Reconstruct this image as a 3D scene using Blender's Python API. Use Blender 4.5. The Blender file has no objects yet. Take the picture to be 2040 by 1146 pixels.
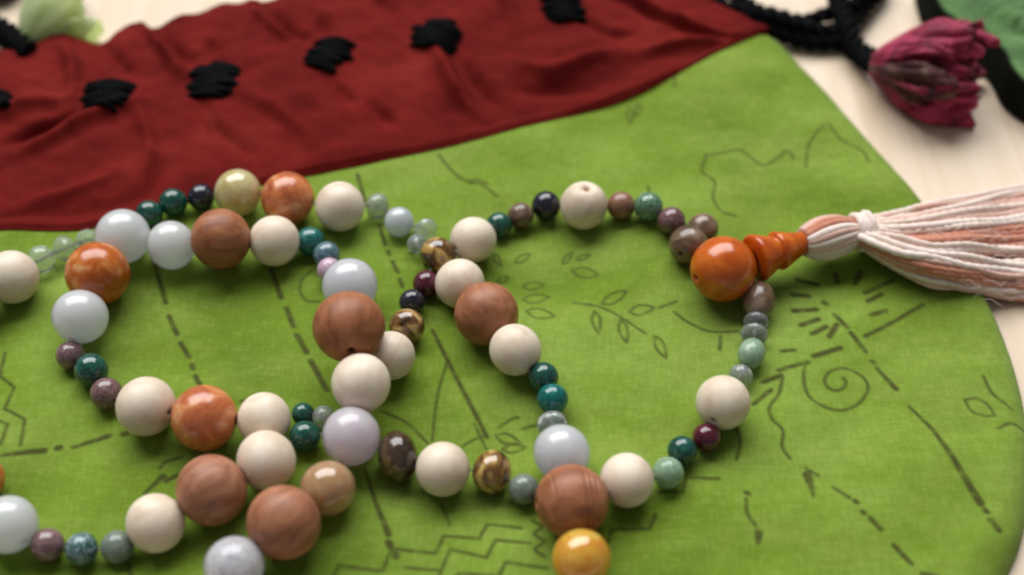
import bpy, bmesh, math, random
import numpy as np
from mathutils import Vector, Matrix, Quaternion

random.seed(7)
rng = np.random.default_rng(7)
MM = 0.001
scene = bpy.context.scene
col = scene.collection

# ---------------------------------------------------------------- camera
FPX, CX, CY = 2726.0, 1020.0, 573.0          # focal length and centre in photograph pixels
A = math.radians(46.0)
FWD = np.array([0, math.cos(A), -math.sin(A)])
UPV = np.array([0, math.sin(A), math.cos(A)])
RGT = np.array([1.0, 0, 0])
DIST = 0.265
CAM = np.array([0, 0, 0.006]) - DIST * FWD
cam_d = bpy.data.cameras.new('camera')
cam = bpy.data.objects.new('camera', cam_d)
col.objects.link(cam)
cam.location = CAM
cam.rotation_euler = (math.pi / 2 - A, 0, 0)
cam_d.sensor_width = 36.0
cam_d.lens = 36.0 * FPX / 2040.0
cam_d.clip_start = 0.005
cam_d.clip_end = 20.0
cam_d.dof.use_dof = True
cam_d.dof.focus_distance = 0.249
cam_d.dof.aperture_fstop = 9.0
scene.camera = cam

# ---------------------------------------------------------------- light
world = bpy.data.worlds.new('World')
scene.world = world
world.use_nodes = True
bg = world.node_tree.nodes['Background']
bg.inputs['Color'].default_value = (0.88, 0.94, 1.0, 1)
bg.inputs['Strength'].default_value = 0.17
win_d = bpy.data.lights.new('window_light', 'AREA')
win_d.shape = 'RECTANGLE'
win_d.size, win_d.size_y = 4.4, 2.4
win_d.energy = 252.0
win_d.color = (0.985, 0.99, 1.0)
win = bpy.data.objects.new('window_light', win_d)
col.objects.link(win)
win.location = (-0.52, 2.0, 2.85)
win.rotation_euler = (Vector((0, 0, 0)) - win.location).to_track_quat('-Z', 'Y').to_euler()
scene.view_settings.view_transform = 'Standard'
scene.view_settings.look = 'None'
scene.view_settings.exposure = 0.0
scene.view_settings.gamma = 1.0
scene.view_settings.use_curve_mapping = False
scene.render.engine = 'CYCLES'
scene.cycles.use_denoising = True
scene.cycles.max_bounces = 8
scene.cycles.transparent_max_bounces = 6
scene.cycles.pixel_filter_type = 'BLACKMAN_HARRIS'
scene.cycles.filter_width = 2.3


# ---------------------------------------------------------------- helpers
def ray(u, v):
    return FWD + (u - CX) / FPX * RGT + (CY - v) / FPX * UPV


def at(u, v, z):
    """point of the place at height z (metres) that the photograph shows at pixel u, v"""
    d = ray(u, v)
    t = (z - CAM[2]) / d[2]
    return CAM + d * t


def at_many(pts, z):
    return np.array([at(p[0], p[1], z if np.isscalar(z) else z[i]) for i, p in enumerate(pts)])


def catmull(P, n):
    """n points evenly spread along a Catmull-Rom curve through P"""
    P = np.asarray(P, float)
    Q = np.vstack([2 * P[0] - P[1], P, 2 * P[-1] - P[-2]])
    out = []
    for i in range(1, len(Q) - 2):
        for k in range(24):
            t = k / 24
            a, b, c, d = Q[i - 1], Q[i], Q[i + 1], Q[i + 2]
            out.append(0.5 * (2 * b + (c - a) * t + (2 * a - 5 * b + 4 * c - d) * t * t + (3 * b - a - 3 * c + d) * t ** 3))
    out.append(P[-1])
    out = np.array(out)
    L = np.concatenate([[0], np.cumsum(np.linalg.norm(np.diff(out, axis=0), axis=1))])
    s = np.linspace(0, L[-1], n)
    return np.stack([np.interp(s, L, out[:, k]) for k in range(out.shape[1])], axis=1)


def polyline(P, n):
    P = np.asarray(P, float)
    L = np.concatenate([[0], np.cumsum(np.linalg.norm(np.diff(P, axis=0), axis=1))])
    s = np.linspace(0, L[-1], n)
    return np.stack([np.interp(s, L, P[:, k]) for k in range(P.shape[1])], axis=1)


class Noise:
    def __init__(self, seed, scale, octaves=3, n=7):
        r = np.random.default_rng(seed)
        self.k = []
        for o in range(octaves):
            for _ in range(n):
                a = r.uniform(0, 2 * math.pi)
                f = 2 * math.pi / (scale * MM) * 2 ** o * r.uniform(0.6, 1.5)
                self.k.append((f * math.cos(a), f * math.sin(a), r.uniform(0, 6.28), 0.55 ** o / math.sqrt(n)))

    def __call__(self, x, y):
        s = 0
        for a, b, p, w in self.k:
            s = s + w * np.sin(a * x + b * y + p)
        return s


def seg_dist(X, Y, P):
    """distance from points to a polyline, and the position 0..1 along it"""
    best = np.full(X.shape, 1e9)
    frac = np.zeros(X.shape)
    P = np.asarray(P)
    L = np.concatenate([[0], np.cumsum(np.linalg.norm(np.diff(P, axis=0), axis=1))])
    for i in range(len(P) - 1):
        ax, ay = P[i, :2]
        dx, dy = P[i + 1, 0] - ax, P[i + 1, 1] - ay
        l2 = dx * dx + dy * dy + 1e-18
        t = np.clip(((X - ax) * dx + (Y - ay) * dy) / l2, 0, 1)
        d = np.hypot(X - ax - t * dx, Y - ay - t * dy)
        m = d < best
        best = np.where(m, d, best)
        frac = np.where(m, (L[i] + t * (L[i + 1] - L[i])) / max(L[-1], 1e-12), frac)
    return best, frac


def new_mesh(name, V, F, mat=None, smooth=True):
    me = bpy.data.meshes.new(name)
    me.from_pydata([tuple(v) for v in V], [], [tuple(f) for f in F])
    me.polygons.foreach_set('use_smooth', [smooth] * len(me.polygons))
    if mat is not None:
        me.materials.append(mat)
    me.update()
    return me


def new_obj(name, me, parent=None):
    o = bpy.data.objects.new(name, me)
    col.objects.link(o)
    if parent is not None:
        o.parent = parent
        o.matrix_parent_inverse = parent_world(parent).inverted()
    return o


def parent_world(o):
    m = Matrix.LocRotScale(o.location, o.rotation_quaternion if o.rotation_mode == 'QUATERNION' else o.rotation_euler, o.scale)
    if o.parent is not None:
        m = parent_world(o.parent) @ o.matrix_parent_inverse @ m
    return m


def thing(name, label, cat, loc):
    o = bpy.data.objects.new(name, None)
    o.empty_display_size = 0.01
    col.objects.link(o)
    o.location = loc
    o['label'] = label
    o['category'] = cat
    return o


def grid_faces(n, m):
    i, j = np.meshgrid(np.arange(n - 1), np.arange(m - 1), indexing='ij')
    a = (i * m + j).ravel()
    return np.stack([a, a + m, a + m + 1, a + 1], axis=1)


def grid_mesh(name, V, n, m, mat):
    F = grid_faces(n, m)
    me = bpy.data.meshes.new(name)
    me.vertices.add(n * m)
    me.vertices.foreach_set('co', np.asarray(V, np.float32).ravel())
    me.loops.add(F.size)
    me.loops.foreach_set('vertex_index', F.astype(np.int32).ravel())
    me.polygons.add(len(F))
    me.polygons.foreach_set('loop_start', np.arange(0, F.size, 4, dtype=np.int32))
    me.polygons.foreach_set('use_smooth', np.ones(len(F), dtype=bool))
    me.update(calc_edges=True)
    me.validate()
    me.materials.append(mat)
    return me


def tube(P, radius, sides=10, ply=0, twist=0.0, lobe=0.18, cap=True):
    """vertices and faces of a tube along P; ply > 0 gives it the section of a twisted yarn"""
    P = np.asarray(P, float)
    n = len(P)
    R = np.full(n, radius) if np.isscalar(radius) else np.asarray(radius)
    T = np.gradient(P, axis=0)
    T /= np.linalg.norm(T, axis=1)[:, None] + 1e-12
    ref = np.array([0, 0, 1.0]) if abs(T[0][2]) < 0.9 else np.array([1.0, 0, 0])
    N = np.cross(ref, T[0]); N /= np.linalg.norm(N)
    V, F = [], []
    L = np.concatenate([[0], np.cumsum(np.linalg.norm(np.diff(P, axis=0), axis=1))])
    for i in range(n):
        N = N - T[i] * np.dot(N, T[i]); N /= np.linalg.norm(N)
        B = np.cross(T[i], N)
        for k in range(sides):
            th = 2 * math.pi * k / sides
            r = R[i] * (1 + (lobe * math.cos(ply * (th - twist * L[i])) if ply else 0))
            V.append(P[i] + r * (math.cos(th) * N + math.sin(th) * B))
    for i in range(n - 1):
        for k in range(sides):
            a, b = i * sides + k, i * sides + (k + 1) % sides
            F.append((a, b, b + sides, a + sides))
    if cap:
        F.append(tuple(range(sides - 1, -1, -1)))
        F.append(tuple(range((n - 1) * sides, n * sides)))
    return V, F


def join(parts):
    V, F = [], []
    for v, f in parts:
        o = len(V)
        V += list(v)
        F += [tuple(i + o for i in q) for q in f]
    return V, F


def lathe(profile, seg=36):
    """profile: (radius, z) pairs turned about z"""
    V, F = [], []
    for r, z in profile:
        for k in range(seg):
            t = 2 * math.pi * k / seg
            V.append((r * math.cos(t), r * math.sin(t), z))
    for i in range(len(profile) - 1):
        for k in range(seg):
            a, b = i * seg + k, i * seg + (k + 1) % seg
            F.append((a, b, b + seg, a + seg))
    return V, F


# ---------------------------------------------------------------- materials
class M:
    def __init__(self, name):
        self.m = bpy.data.materials.new(name)
        self.m.use_nodes = True
        self.t = self.m.node_tree
        self.b = self.t.nodes['Principled BSDF']

    def n(self, kind, **kw):
        nd = self.t.nodes.new(kind)
        for k, v in kw.items():
            if k in nd.inputs:
                nd.inputs[k].default_value = v
            else:
                setattr(nd, k, v)
        return nd

    def link(self, a, b):
        self.t.links.new(a, b)

    def set(self, **kw):
        for k, v in kw.items():
            self.b.inputs[k.replace('_', ' ')].default_value = v
        return self

    def coord(self, which='Object'):
        return self.n('ShaderNodeTexCoord').outputs[which]

    def noise(self, scale, detail=3.0, rough=0.55, vec=None, dist=0.0):
        nd = self.n('ShaderNodeTexNoise')
        nd.inputs['Scale'].default_value = scale
        nd.inputs['Detail'].default_value = detail
        nd.inputs['Roughness'].default_value = rough
        nd.inputs['Distortion'].default_value = dist
        if vec is not None:
            self.link(vec, nd.inputs['Vector'])
        return nd.outputs['Fac']

    def ramp(self, fac, stops):
        nd = self.n('ShaderNodeValToRGB')
        el = nd.color_ramp.elements
        while len(el) < len(stops):
            el.new(0.5)
        for e, (p, c) in zip(el, stops):
            e.position = p
            e.color = (*c, 1) if len(c) == 3 else c
        self.link(fac, nd.inputs['Fac'])
        return nd.outputs['Color']

    def mix(self, fac, a, b, mode='MIX'):
        nd = self.n('ShaderNodeMix', data_type='RGBA', blend_type=mode)
        for s, v in ((0, fac), (6, a), (7, b)):
            if hasattr(v, 'is_linked') or hasattr(v, 'links'):
                self.link(v, nd.inputs[s])
            else:
                nd.inputs[s].default_value = v if np.isscalar(v) else ((*v, 1) if len(v) == 3 else v)
        return nd.outputs[2]

    def math(self, op, a, b=0.0, c=0.0):
        nd = self.n('ShaderNodeMath', operation=op)
        for s, v in ((0, a), (1, b), (2, c)):
            if hasattr(v, 'links'):
                self.link(v, nd.inputs[s])
            else:
                nd.inputs[s].default_value = v
        return nd.outputs[0]

    def mapping(self, vec, scale=(1, 1, 1), rot=(0, 0, 0), loc=None):
        nd = self.n('ShaderNodeMapping')
        self.link(vec, nd.inputs['Vector'])
        nd.inputs['Scale'].default_value = scale
        nd.inputs['Rotation'].default_value = rot
        if loc is not None:
            self.link(loc, nd.inputs['Location'])
        return nd.outputs[0]

    def color(self, out):
        self.link(out, self.b.inputs['Base Color'])
        return self

    def bump(self, height, dist, strength=1.0):
        nd = self.n('ShaderNodeBump')
        nd.inputs['Strength'].default_value = strength
        nd.inputs['Distance'].default_value = dist
        self.link(height, nd.inputs['Height'])
        self.link(nd.outputs['Normal'], self.b.inputs['Normal'])
        return self


def cloth_weave(m, scale):
    """height of a plain weave with uneven threads; scale = threads per metre / 2 pi"""
    vec = m.coord()
    wob = m.noise(180, 2, vec=vec)
    w1 = m.n('ShaderNodeTexWave', wave_type='BANDS', bands_direction='X')
    w2 = m.n('ShaderNodeTexWave', wave_type='BANDS', bands_direction='Y')
    for w in (w1, w2):
        m.link(vec, w.inputs['Vector'])
        w.inputs['Scale'].default_value = scale
        w.inputs['Distortion'].default_value = 1.2
        w.inputs['Detail'].default_value = 1.0
        w.inputs['Detail Scale'].default_value = 0.6
    s = m.math('ADD', w1.outputs['Fac'], w2.outputs['Fac'])
    slub = m.noise(900, 3, vec=m.mapping(vec, (0.25, 1, 1)))
    s = m.math('MULTIPLY_ADD', slub, 1.4, s)
    return s, vec


def mat_green_cloth():
    m = M('lime_cotton')
    h, vec = cloth_weave(m, 760)
    big = m.noise(28, 3, 0.55, vec)
    base = m.ramp(big, [(0.28, (0.090, 0.152, 0.006)), (0.52, (0.144, 0.226, 0.016)), (0.75, (0.190, 0.292, 0.040))])
    pale = m.noise(70, 4, 0.65, m.mapping(vec, (0.45, 1, 1), (0, 0, 0.15)))
    base = m.mix(m.ramp(pale, [(0.42, (0, 0, 0)), (0.72, (0.62, 0.62, 0.62))]), base, (0.245, 0.335, 0.060))
    fine = m.noise(1700, 2, 0.6, m.mapping(vec, (0.22, 1, 1)))
    fin2 = m.noise(1700, 2, 0.6, m.mapping(vec, (1, 0.22, 1)))
    thr = m.math('ADD', fine, fin2)
    base = m.mix(m.ramp(m.math('MULTIPLY', thr, 0.5), [(0.36, (0.30, 0.30, 0.30)), (0.56, (0, 0, 0))]), base, (0.085, 0.145, 0.006), 'MIX')
    base = m.mix(m.ramp(m.math('MULTIPLY', thr, 0.5), [(0.52, (0, 0, 0)), (0.68, (0.20, 0.20, 0.20))]), base, (0.30, 0.40, 0.09), 'MIX')
    ink = m.n('ShaderNodeAttribute', attribute_name='ink').outputs['Fac']
    blot = m.noise(420, 3, 0.6, vec)
    ink = m.math('MULTIPLY', ink, m.ramp(blot, [(0.28, (0.55, 0.55, 0.55)), (0.52, (0.95, 0.95, 0.95))]))
    out = m.mix(ink, base, (0.040, 0.038, 0.007))
    m.color(out).set(Roughness=0.95, Sheen_Weight=0.06, Sheen_Roughness=0.5)
    m.b.inputs['Specular IOR Level'].default_value = 0.2
    m.bump(h, 0.00005, 0.30)
    return m.m


def mat_red_cloth():
    m = M('dark_red_cotton')
    h, vec = cloth_weave(m, 700)
    big = m.noise(40, 4, 0.6, vec)
    base = m.ramp(big, [(0.3, (0.088, 0.0050, 0.0042)), (0.55, (0.148, 0.0100, 0.0078)), (0.8, (0.210, 0.020, 0.014))])
    fine = m.noise(1200, 2, 0.6, vec)
    base = m.mix(m.math('MULTIPLY', fine, 0.3), base, (0.07, 0.004, 0.004))
    m.color(base).set(Roughness=0.85, Sheen_Weight=0.0, Sheen_Roughness=0.4)
    m.b.inputs['Sheen Tint'].default_value = (1.0, 0.6, 0.6, 1)
    m.b.inputs['Specular IOR Level'].default_value = 0.05
    m.bump(h, 0.00008, 0.4)
    return m.m


def mat_far_green():
    m = M('deep_green_cotton')
    h, vec = cloth_weave(m, 300)
    big = m.noise(60, 4, 0.6, vec)
    m.color(m.ramp(big, [(0.3, (0.030, 0.085, 0.018)), (0.5, (0.085, 0.19, 0.045)), (0.7, (0.16, 0.29, 0.11))]))
    m.set(Roughness=0.9, Sheen_Weight=0.15)
    m.bump(h, 0.0002, 0.6)
    return m.m


def mat_yarn(name, c1, c2, rough=0.85, sheen=0.2, spec=0.3):
    m = M(name)
    vec = m.coord()
    info = m.n('ShaderNodeObjectInfo').outputs['Random']
    f = m.noise(900, 3, 0.6, vec)
    f = m.math('MULTIPLY_ADD', info, 0.35, m.math('MULTIPLY', f, 0.8))
    m.color(m.ramp(f, [(0.25, c1), (0.85, c2)]))
    m.set(Roughness=rough, Sheen_Weight=sheen)
    m.b.inputs['Specular IOR Level'].default_value = spec
    m.bump(m.noise(3500, 2, 0.6, vec), 0.0001, 0.5)
    return m.m


def mat_table():
    m = M('varnished_pale_wood')
    vec = m.coord()
    grain = m.noise(1.0, 5, 0.6, m.mapping(vec, (260, 6, 40)), dist=0.6)
    fib = m.noise(1.0, 3, 0.6, m.mapping(vec, (1500, 30, 100)))
    broad = m.noise(9, 2, 0.5, m.mapping(vec, (3, 0.5, 1)))
    c = m.ramp(grain, [(0.30, (0.58, 0.43, 0.275)), (0.55, (0.645, 0.505, 0.36)), (0.75, (0.69, 0.56, 0.42))])
    c = m.mix(m.math('MULTIPLY', fib, 0.25), c, (0.57, 0.43, 0.29))
    c = m.mix(m.math('MULTIPLY', broad, 0.4), c, (0.70, 0.60, 0.48))
    m.color(c).set(Roughness=0.50)
    m.b.inputs['Specular IOR Level'].default_value = 0.36
    m.b.inputs['Coat Weight'].default_value = 0.12
    m.b.inputs['Coat Roughness'].default_value = 0.38
    m.bump(fib, 0.00006, 0.4)
    return m.m


def stone(name, stops, rough=0.15, nscale=1.6, detail=4, dist=0.8, sss=0.0, radius=(1, 1, 1), trans=0.0, coat=0.0, spec=0.5, bump=0.0, stretch=(1, 1, 1), vary=3.0, ior=1.5, glow=0.0, tint=(1, 1, 1)):
    """bead material in the bead's own coordinates (radius 1), each bead showing its own piece of the noise"""
    m = M(name)
    info = m.n('ShaderNodeObjectInfo').outputs['Random']
    comb = m.n('ShaderNodeCombineXYZ')
    off = m.math('MULTIPLY', info, 37.0)
    for k in range(3):
        m.link(off, comb.inputs[k])
    vec = m.mapping(m.coord(), stretch, (0.4, 0.3, 0.2), comb.outputs[0])
    f = m.noise(nscale, detail, 0.55, vec, dist)
    c = m.ramp(f, stops)
    hsv = m.n('ShaderNodeHueSaturation')
    m.link(c, hsv.inputs['Color'])
    m.link(m.math('MULTIPLY_ADD', info, 0.06 * vary, 1 - 0.03 * vary), hsv.inputs['Value'])
    m.link(m.math('MULTIPLY_ADD', info, -0.05 * vary, 1 + 0.025 * vary), hsv.inputs['Saturation'])
    m.color(hsv.outputs['Color'])
    m.set(Roughness=rough, IOR=ior)
    m.b.inputs['Specular IOR Level'].default_value = spec
    m.b.inputs['Transmission Weight'].default_value = trans
    m.b.inputs['Coat Weight'].default_value = coat
    m.b.inputs['Coat Roughness'].default_value = 0.12
    if sss:
        m.b.inputs['Subsurface Weight'].default_value = sss
        m.b.inputs['Subsurface Radius'].default_value = radius
        m.b.inputs['Subsurface Scale'].default_value = 0.006
    if glow:
        tr = m.n('ShaderNodeBsdfTranslucent')
        m.link(m.mix(1.0, hsv.outputs['Color'], tint, 'MULTIPLY'), tr.inputs['Color'])
        mx = m.n('ShaderNodeMixShader')
        mx.inputs[0].default_value = glow
        gl = m.n('ShaderNodeBsdfGlossy')
        gl.inputs['Roughness'].default_value = 0.14
        fr = m.n('ShaderNodeFresnel')
        fr.inputs['IOR'].default_value = 1.5
        m2 = m.n('ShaderNodeMixShader')
        m.link(m.b.outputs[0], mx.inputs[1])
        m.link(tr.outputs[0], mx.inputs[2])
        m.link(fr.outputs[0], m2.inputs[0])
        m.link(mx.outputs[0], m2.inputs[1])
        m.link(gl.outputs[0], m2.inputs[2])
        m.link(m2.outputs[0], m.t.nodes['Material Output'].inputs['Surface'])
    if bump:
        m.bump(m.noise(9, 3, 0.6, vec), bump, 0.5)
    return m.m


MATS = {
    'cream': stone('cream_wood', [(0.3, (0.64, 0.50, 0.37)), (0.5, (0.73, 0.61, 0.475)), (0.72, (0.80, 0.70, 0.57))], 0.42, 1.6, 8, 0.5, sss=0.15, radius=(1, .6, .4), spec=0.38, bump=0.00004, stretch=(1, 1, 0.6), vary=1.5),
    'brown': stone('matte_brown_wood', [(0.32, (0.215, 0.070, 0.030)), (0.5, (0.310, 0.115, 0.050)), (0.68, (0.400, 0.165, 0.078))], 0.46, 2.4, 9, 0.8, spec=0.36, bump=0.00005, stretch=(1, 1, 0.3), vary=2.5),
    'orange': stone('orange_agate', [(0.30, (0.34, 0.070, 0.016)), (0.46, (0.47, 0.125, 0.028)), (0.58, (0.56, 0.195, 0.055)), (0.72, (0.66, 0.38, 0.18))], 0.24, 1.1, 4, 1.3, sss=0.3, radius=(1, .35, .1), coat=0.2, vary=2),
    'guru': stone('amber_orange_resin', [(0.32, (0.38, 0.060, 0.004)), (0.52, (0.50, 0.098, 0.006)), (0.72, (0.62, 0.165, 0.014))], 0.20, 1.1, 6, 1.0, sss=0.3, radius=(1, .3, .05), coat=0.15, vary=0),
    'white': stone('milky_quartz', [(0.32, (0.90, 0.95, 0.96)), (0.5, (0.95, 0.98, 0.99)), (0.70, (0.98, 1.0, 1.0))], 0.28, 1.2, 4, 1.2, sss=1.0, radius=(1, 1, 1), trans=0.15, glow=0.38, ior=1.42, vary=1.5),
    'cloud': stone('clouded_quartz', [(0.34, (0.66, 0.62, 0.66)), (0.5, (0.84, 0.82, 0.86)), (0.66, (0.97, 0.97, 1.0))], 0.24, 1.8, 5, 2.0, sss=1.0, radius=(1, 1, 1), trans=0.15, glow=0.38, ior=1.42, vary=1.5),
    'rose': stone('rose_quartz', [(0.32, (0.93, 0.76, 0.84)), (0.5, (0.97, 0.83, 0.89)), (0.70, (1.0, 0.90, 0.95))], 0.28, 1.2, 4, 1.2, sss=1.0, radius=(1, .8, .9), trans=0.15, glow=0.38, ior=1.42, vary=1.5),
    'lilac': stone('lilac_quartz', [(0.32, (0.86, 0.86, 1.0)), (0.5, (0.90, 0.90, 1.0)), (0.70, (0.95, 0.95, 1.0))], 0.28, 1.2, 4, 1.0, sss=1.0, radius=(.9, .9, 1), trans=0.15, glow=0.38, ior=1.42, vary=1.0),
    'clear': stone('clear_crystal', [(0.3, (0.72, 0.80, 0.82)), (0.6, (0.88, 0.92, 0.95))], 0.06, 1.5, 3, 0.8, trans=0.85, vary=1, ior=1.5),
    'smoke': stone('grey_smoky_crystal', [(0.3, (0.42, 0.45, 0.43)), (0.6, (0.66, 0.68, 0.68))], 0.08, 1.8, 4, 1.2, trans=0.75, sss=0.2, vary=2),
    'opal': stone('opal_glass', [(0.3, (0.70, 0.78, 0.82)), (0.6, (0.86, 0.89, 0.97))], 0.12, 1.5, 3, 0.8, trans=0.35, sss=0.5, vary=1, glow=0.22),
    'jade': stone('yellow_jade', [(0.3, (0.62, 0.50, 0.20)), (0.55, (0.74, 0.64, 0.33)), (0.8, (0.84, 0.78, 0.50))], 0.14, 1.2, 4, 1.0, sss=0.6, radius=(1, .8, .4), trans=0.15, vary=1, glow=0.22),
    'amber': stone('amber_jade', [(0.3, (0.80, 0.34, 0.03)), (0.55, (0.88, 0.48, 0.06)), (0.8, (0.93, 0.64, 0.15))], 0.13, 1.4, 4, 1.4, sss=0.6, radius=(1, .5, .15), trans=0.15, vary=1, glow=0.22),
    'peach': stone('peach_aventurine', [(0.3, (0.50, 0.29, 0.14)), (0.55, (0.60, 0.37, 0.19)), (0.8, (0.70, 0.50, 0.32))], 0.16, 1.4, 4, 1.0, sss=0.6, radius=(1, .6, .3), trans=0.2, vary=1, glow=0.22),
    'green': stone('dark_moss_agate', [(0.3, (0.004, 0.030, 0.022)), (0.5, (0.008, 0.065, 0.045)), (0.68, (0.015, 0.11, 0.075)), (0.85, (0.10, 0.26, 0.20))], 0.12, 1.8, 5, 2.0, coat=0.3, vary=3),
    'teal': stone('teal_agate', [(0.3, (0.006, 0.085, 0.075)), (0.55, (0.012, 0.15, 0.13)), (0.8, (0.08, 0.33, 0.30))], 0.12, 1.6, 4, 1.6, coat=0.3, trans=0.1, vary=2),
    'steel': stone('blue_grey_agate', [(0.3, (0.05, 0.10, 0.12)), (0.55, (0.10, 0.18, 0.21)), (0.8, (0.24, 0.34, 0.40))], 0.12, 1.6, 4, 1.6, coat=0.3, vary=2),
    'moss': stone('pale_moss_agate', [(0.34, (0.02, 0.09, 0.05)), (0.5, (0.10, 0.22, 0.12)), (0.68, (0.32, 0.42, 0.30))], 0.12, 2.2, 5, 2.5, coat=0.2, trans=0.2, vary=2),
    'patterned': stone('patterned_moss_agate', [(0.42, (0.006, 0.05, 0.04)), (0.50, (0.012, 0.09, 0.08)), (0.56, (0.45, 0.55, 0.54)), (0.62, (0.02, 0.07, 0.12))], 0.12, 2.6, 5, 2.5, coat=0.3, vary=2),
    'pale': stone('pale_green_agate', [(0.3, (0.22, 0.36, 0.22)), (0.55, (0.34, 0.48, 0.32)), (0.8, (0.55, 0.68, 0.58))], 0.14, 1.8, 4, 1.2, trans=0.35, sss=0.4, vary=1),
    'greygreen': stone('grey_green_agate', [(0.3, (0.13, 0.17, 0.13)), (0.55, (0.22, 0.26, 0.21)), (0.8, (0.36, 0.39, 0.36))], 0.14, 1.8, 4, 1.2, trans=0.2, vary=1),
    'black': stone('black_onyx', [(0.3, (0.006, 0.007, 0.012)), (0.8, (0.025, 0.022, 0.040))], 0.16, 1.8, 4, 1.2, coat=0.3, vary=2),
    'mauve': stone('mauve_jasper', [(0.3, (0.10, 0.045, 0.050)), (0.55, (0.18, 0.095, 0.095)), (0.8, (0.34, 0.25, 0.26))], 0.15, 1.8, 5, 1.8, coat=0.3, vary=3),
    'pink': stone('pink_glass', [(0.3, (0.52, 0.30, 0.40)), (0.7, (0.70, 0.52, 0.62))], 0.14, 1.5, 3, 1, sss=0.3, trans=0.2, vary=1),
    'maroon': stone('maroon_garnet', [(0.3, (0.045, 0.004, 0.012)), (0.8, (0.13, 0.012, 0.030))], 0.14, 1.8, 4, 1.2, coat=0.3, vary=2),
    'tan': stone('tan_rhodonite', [(0.3, (0.17, 0.075, 0.045)), (0.55, (0.26, 0.13, 0.085)), (0.8, (0.38, 0.24, 0.18))], 0.30, 1.8, 5, 1.2, coat=0.1, vary=2),
    'olive': stone('olive_brown_jasper', [(0.3, (0.075, 0.042, 0.022)), (0.55, (0.165, 0.10, 0.060)), (0.8, (0.33, 0.25, 0.18))], 0.24, 0.9, 3, 0.8, coat=0.2, vary=2),
    'tiger': stone('golden_tiger_eye', [(0.32, (0.035, 0.018, 0.008)), (0.46, (0.16, 0.075, 0.020)), (0.56, (0.42, 0.25, 0.075)), (0.72, (0.66, 0.50, 0.20))], 0.12, 0.75, 2, 0.9, coat=0.7, stretch=(1, 1, 1.6), vary=2),
    'darktiger': stone('dark_tiger_eye', [(0.32, (0.020, 0.011, 0.007)), (0.52, (0.065, 0.036, 0.017)), (0.66, (0.16, 0.105, 0.040)), (0.8, (0.40, 0.32, 0.14))], 0.14, 0.7, 2, 0.9, coat=0.4, stretch=(1, 1, 1.6), vary=2),
}
GREEN, RED, FARGREEN, TABLE = mat_green_cloth(), mat_red_cloth(), mat_far_green(), mat_table()
BLACKYARN = mat_yarn('black_cotton_cord', (0.0015, 0.0017, 0.002), (0.005, 0.0055, 0.006), 0.95, 0.0, 0.08)
WHITEYARN = mat_yarn('ivory_thread', (0.66, 0.50, 0.41), (0.86, 0.74, 0.66))
PINKYARN = mat_yarn('pale_pink_thread', (0.58, 0.33, 0.26), (0.76, 0.52, 0.43))
CORALYARN = mat_yarn('coral_thread', (0.46, 0.15, 0.085), (0.64, 0.30, 0.20))
SHADEBLACK = mat_yarn('black_edge_shade', (0.003, 0.004, 0.003), (0.010, 0.012, 0.008), 0.95, 0.0, 0.05)  # shadow put into colour, for the strip along the corner cloth
STRING = mat_yarn('beading_string', (0.50, 0.45, 0.38), (0.62, 0.57, 0.50))
sb = STRING.node_tree.nodes['Principled BSDF']
sb.inputs['Transmission Weight'].default_value = 0.8
sb.inputs['Roughness'].default_value = 0.25


def mat_petal(name, stops, rough, sheen, scale=120):
    m = M(name)
    vec = m.coord()
    c = m.ramp(m.noise(scale, 4, 0.6, vec, 0.6), stops)
    m.color(c).set(Roughness=rough, Sheen_Weight=sheen)
    m.b.inputs['Specular IOR Level'].default_value = 0.3
    m.bump(m.noise(1300, 3, 0.6, m.mapping(vec, (1, 0.4, 1))), 0.00025, 0.6)
    return m.m


CRIMSON = mat_petal('crimson_crushed_fabric', [(0.36, (0.075, 0.003, 0.012)), (0.5, (0.23, 0.011, 0.038)), (0.66, (0.40, 0.032, 0.095))], 0.7, 0.05, 170)
FADED = mat_petal('faded_brown_fabric', [(0.34, (0.028, 0.006, 0.009)), (0.5, (0.075, 0.018, 0.022)), (0.66, (0.12, 0.070, 0.048))], 0.8, 0.0, 220)
PALEGREEN = mat_petal('pale_green_satin', [(0.3, (0.55, 0.66, 0.24)), (0.5, (0.72, 0.83, 0.50)), (0.75, (0.80, 0.90, 0.72))], 0.45, 0.2, 60)
for k_, v_ in (('Subsurface Weight', 0.7), ('Subsurface Scale', 0.006), ('Subsurface Radius', (0.8, 1.0, 0.6))):
    PALEGREEN.node_tree.nodes['Principled BSDF'].inputs[k_].default_value = v_
nt_ = PALEGREEN.node_tree
tr_ = nt_.nodes.new('ShaderNodeBsdfTranslucent')
tr_.inputs['Color'].default_value = (0.88, 0.95, 0.58, 1)
mx_ = nt_.nodes.new('ShaderNodeMixShader')
mx_.inputs[0].default_value = 0.55
nt_.links.new(nt_.nodes['Principled BSDF'].outputs[0], mx_.inputs[1])
nt_.links.new(tr_.outputs[0], mx_.inputs[2])
nt_.links.new(mx_.outputs[0], nt_.nodes['Material Output'].inputs['Surface'])
DARKRED = mat_petal('dark_maroon_fabric', [(0.3, (0.03, 0.003, 0.004)), (0.7, (0.07, 0.008, 0.010))], 0.8, 0.05)

# ---------------------------------------------------------------- table
bm = bmesh.new()
bmesh.ops.create_cube(bm, size=1.0)
bmesh.ops.scale(bm, vec=(1.5, 1.0, 0.03), verts=bm.verts)
bmesh.ops.translate(bm, vec=(0, 0.1, -0.015), verts=bm.verts)
bmesh.ops.bevel(bm, geom=list(bm.edges), offset=0.003, segments=3, affect='EDGES')
me = bpy.data.meshes.new('table_top')
bm.to_mesh(me); bm.free()
me.materials.append(TABLE)
table = new_obj('table_top', me)
table['kind'] = 'structure'
table['label'] = 'pale varnished wooden table top with faint grain'

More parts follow.
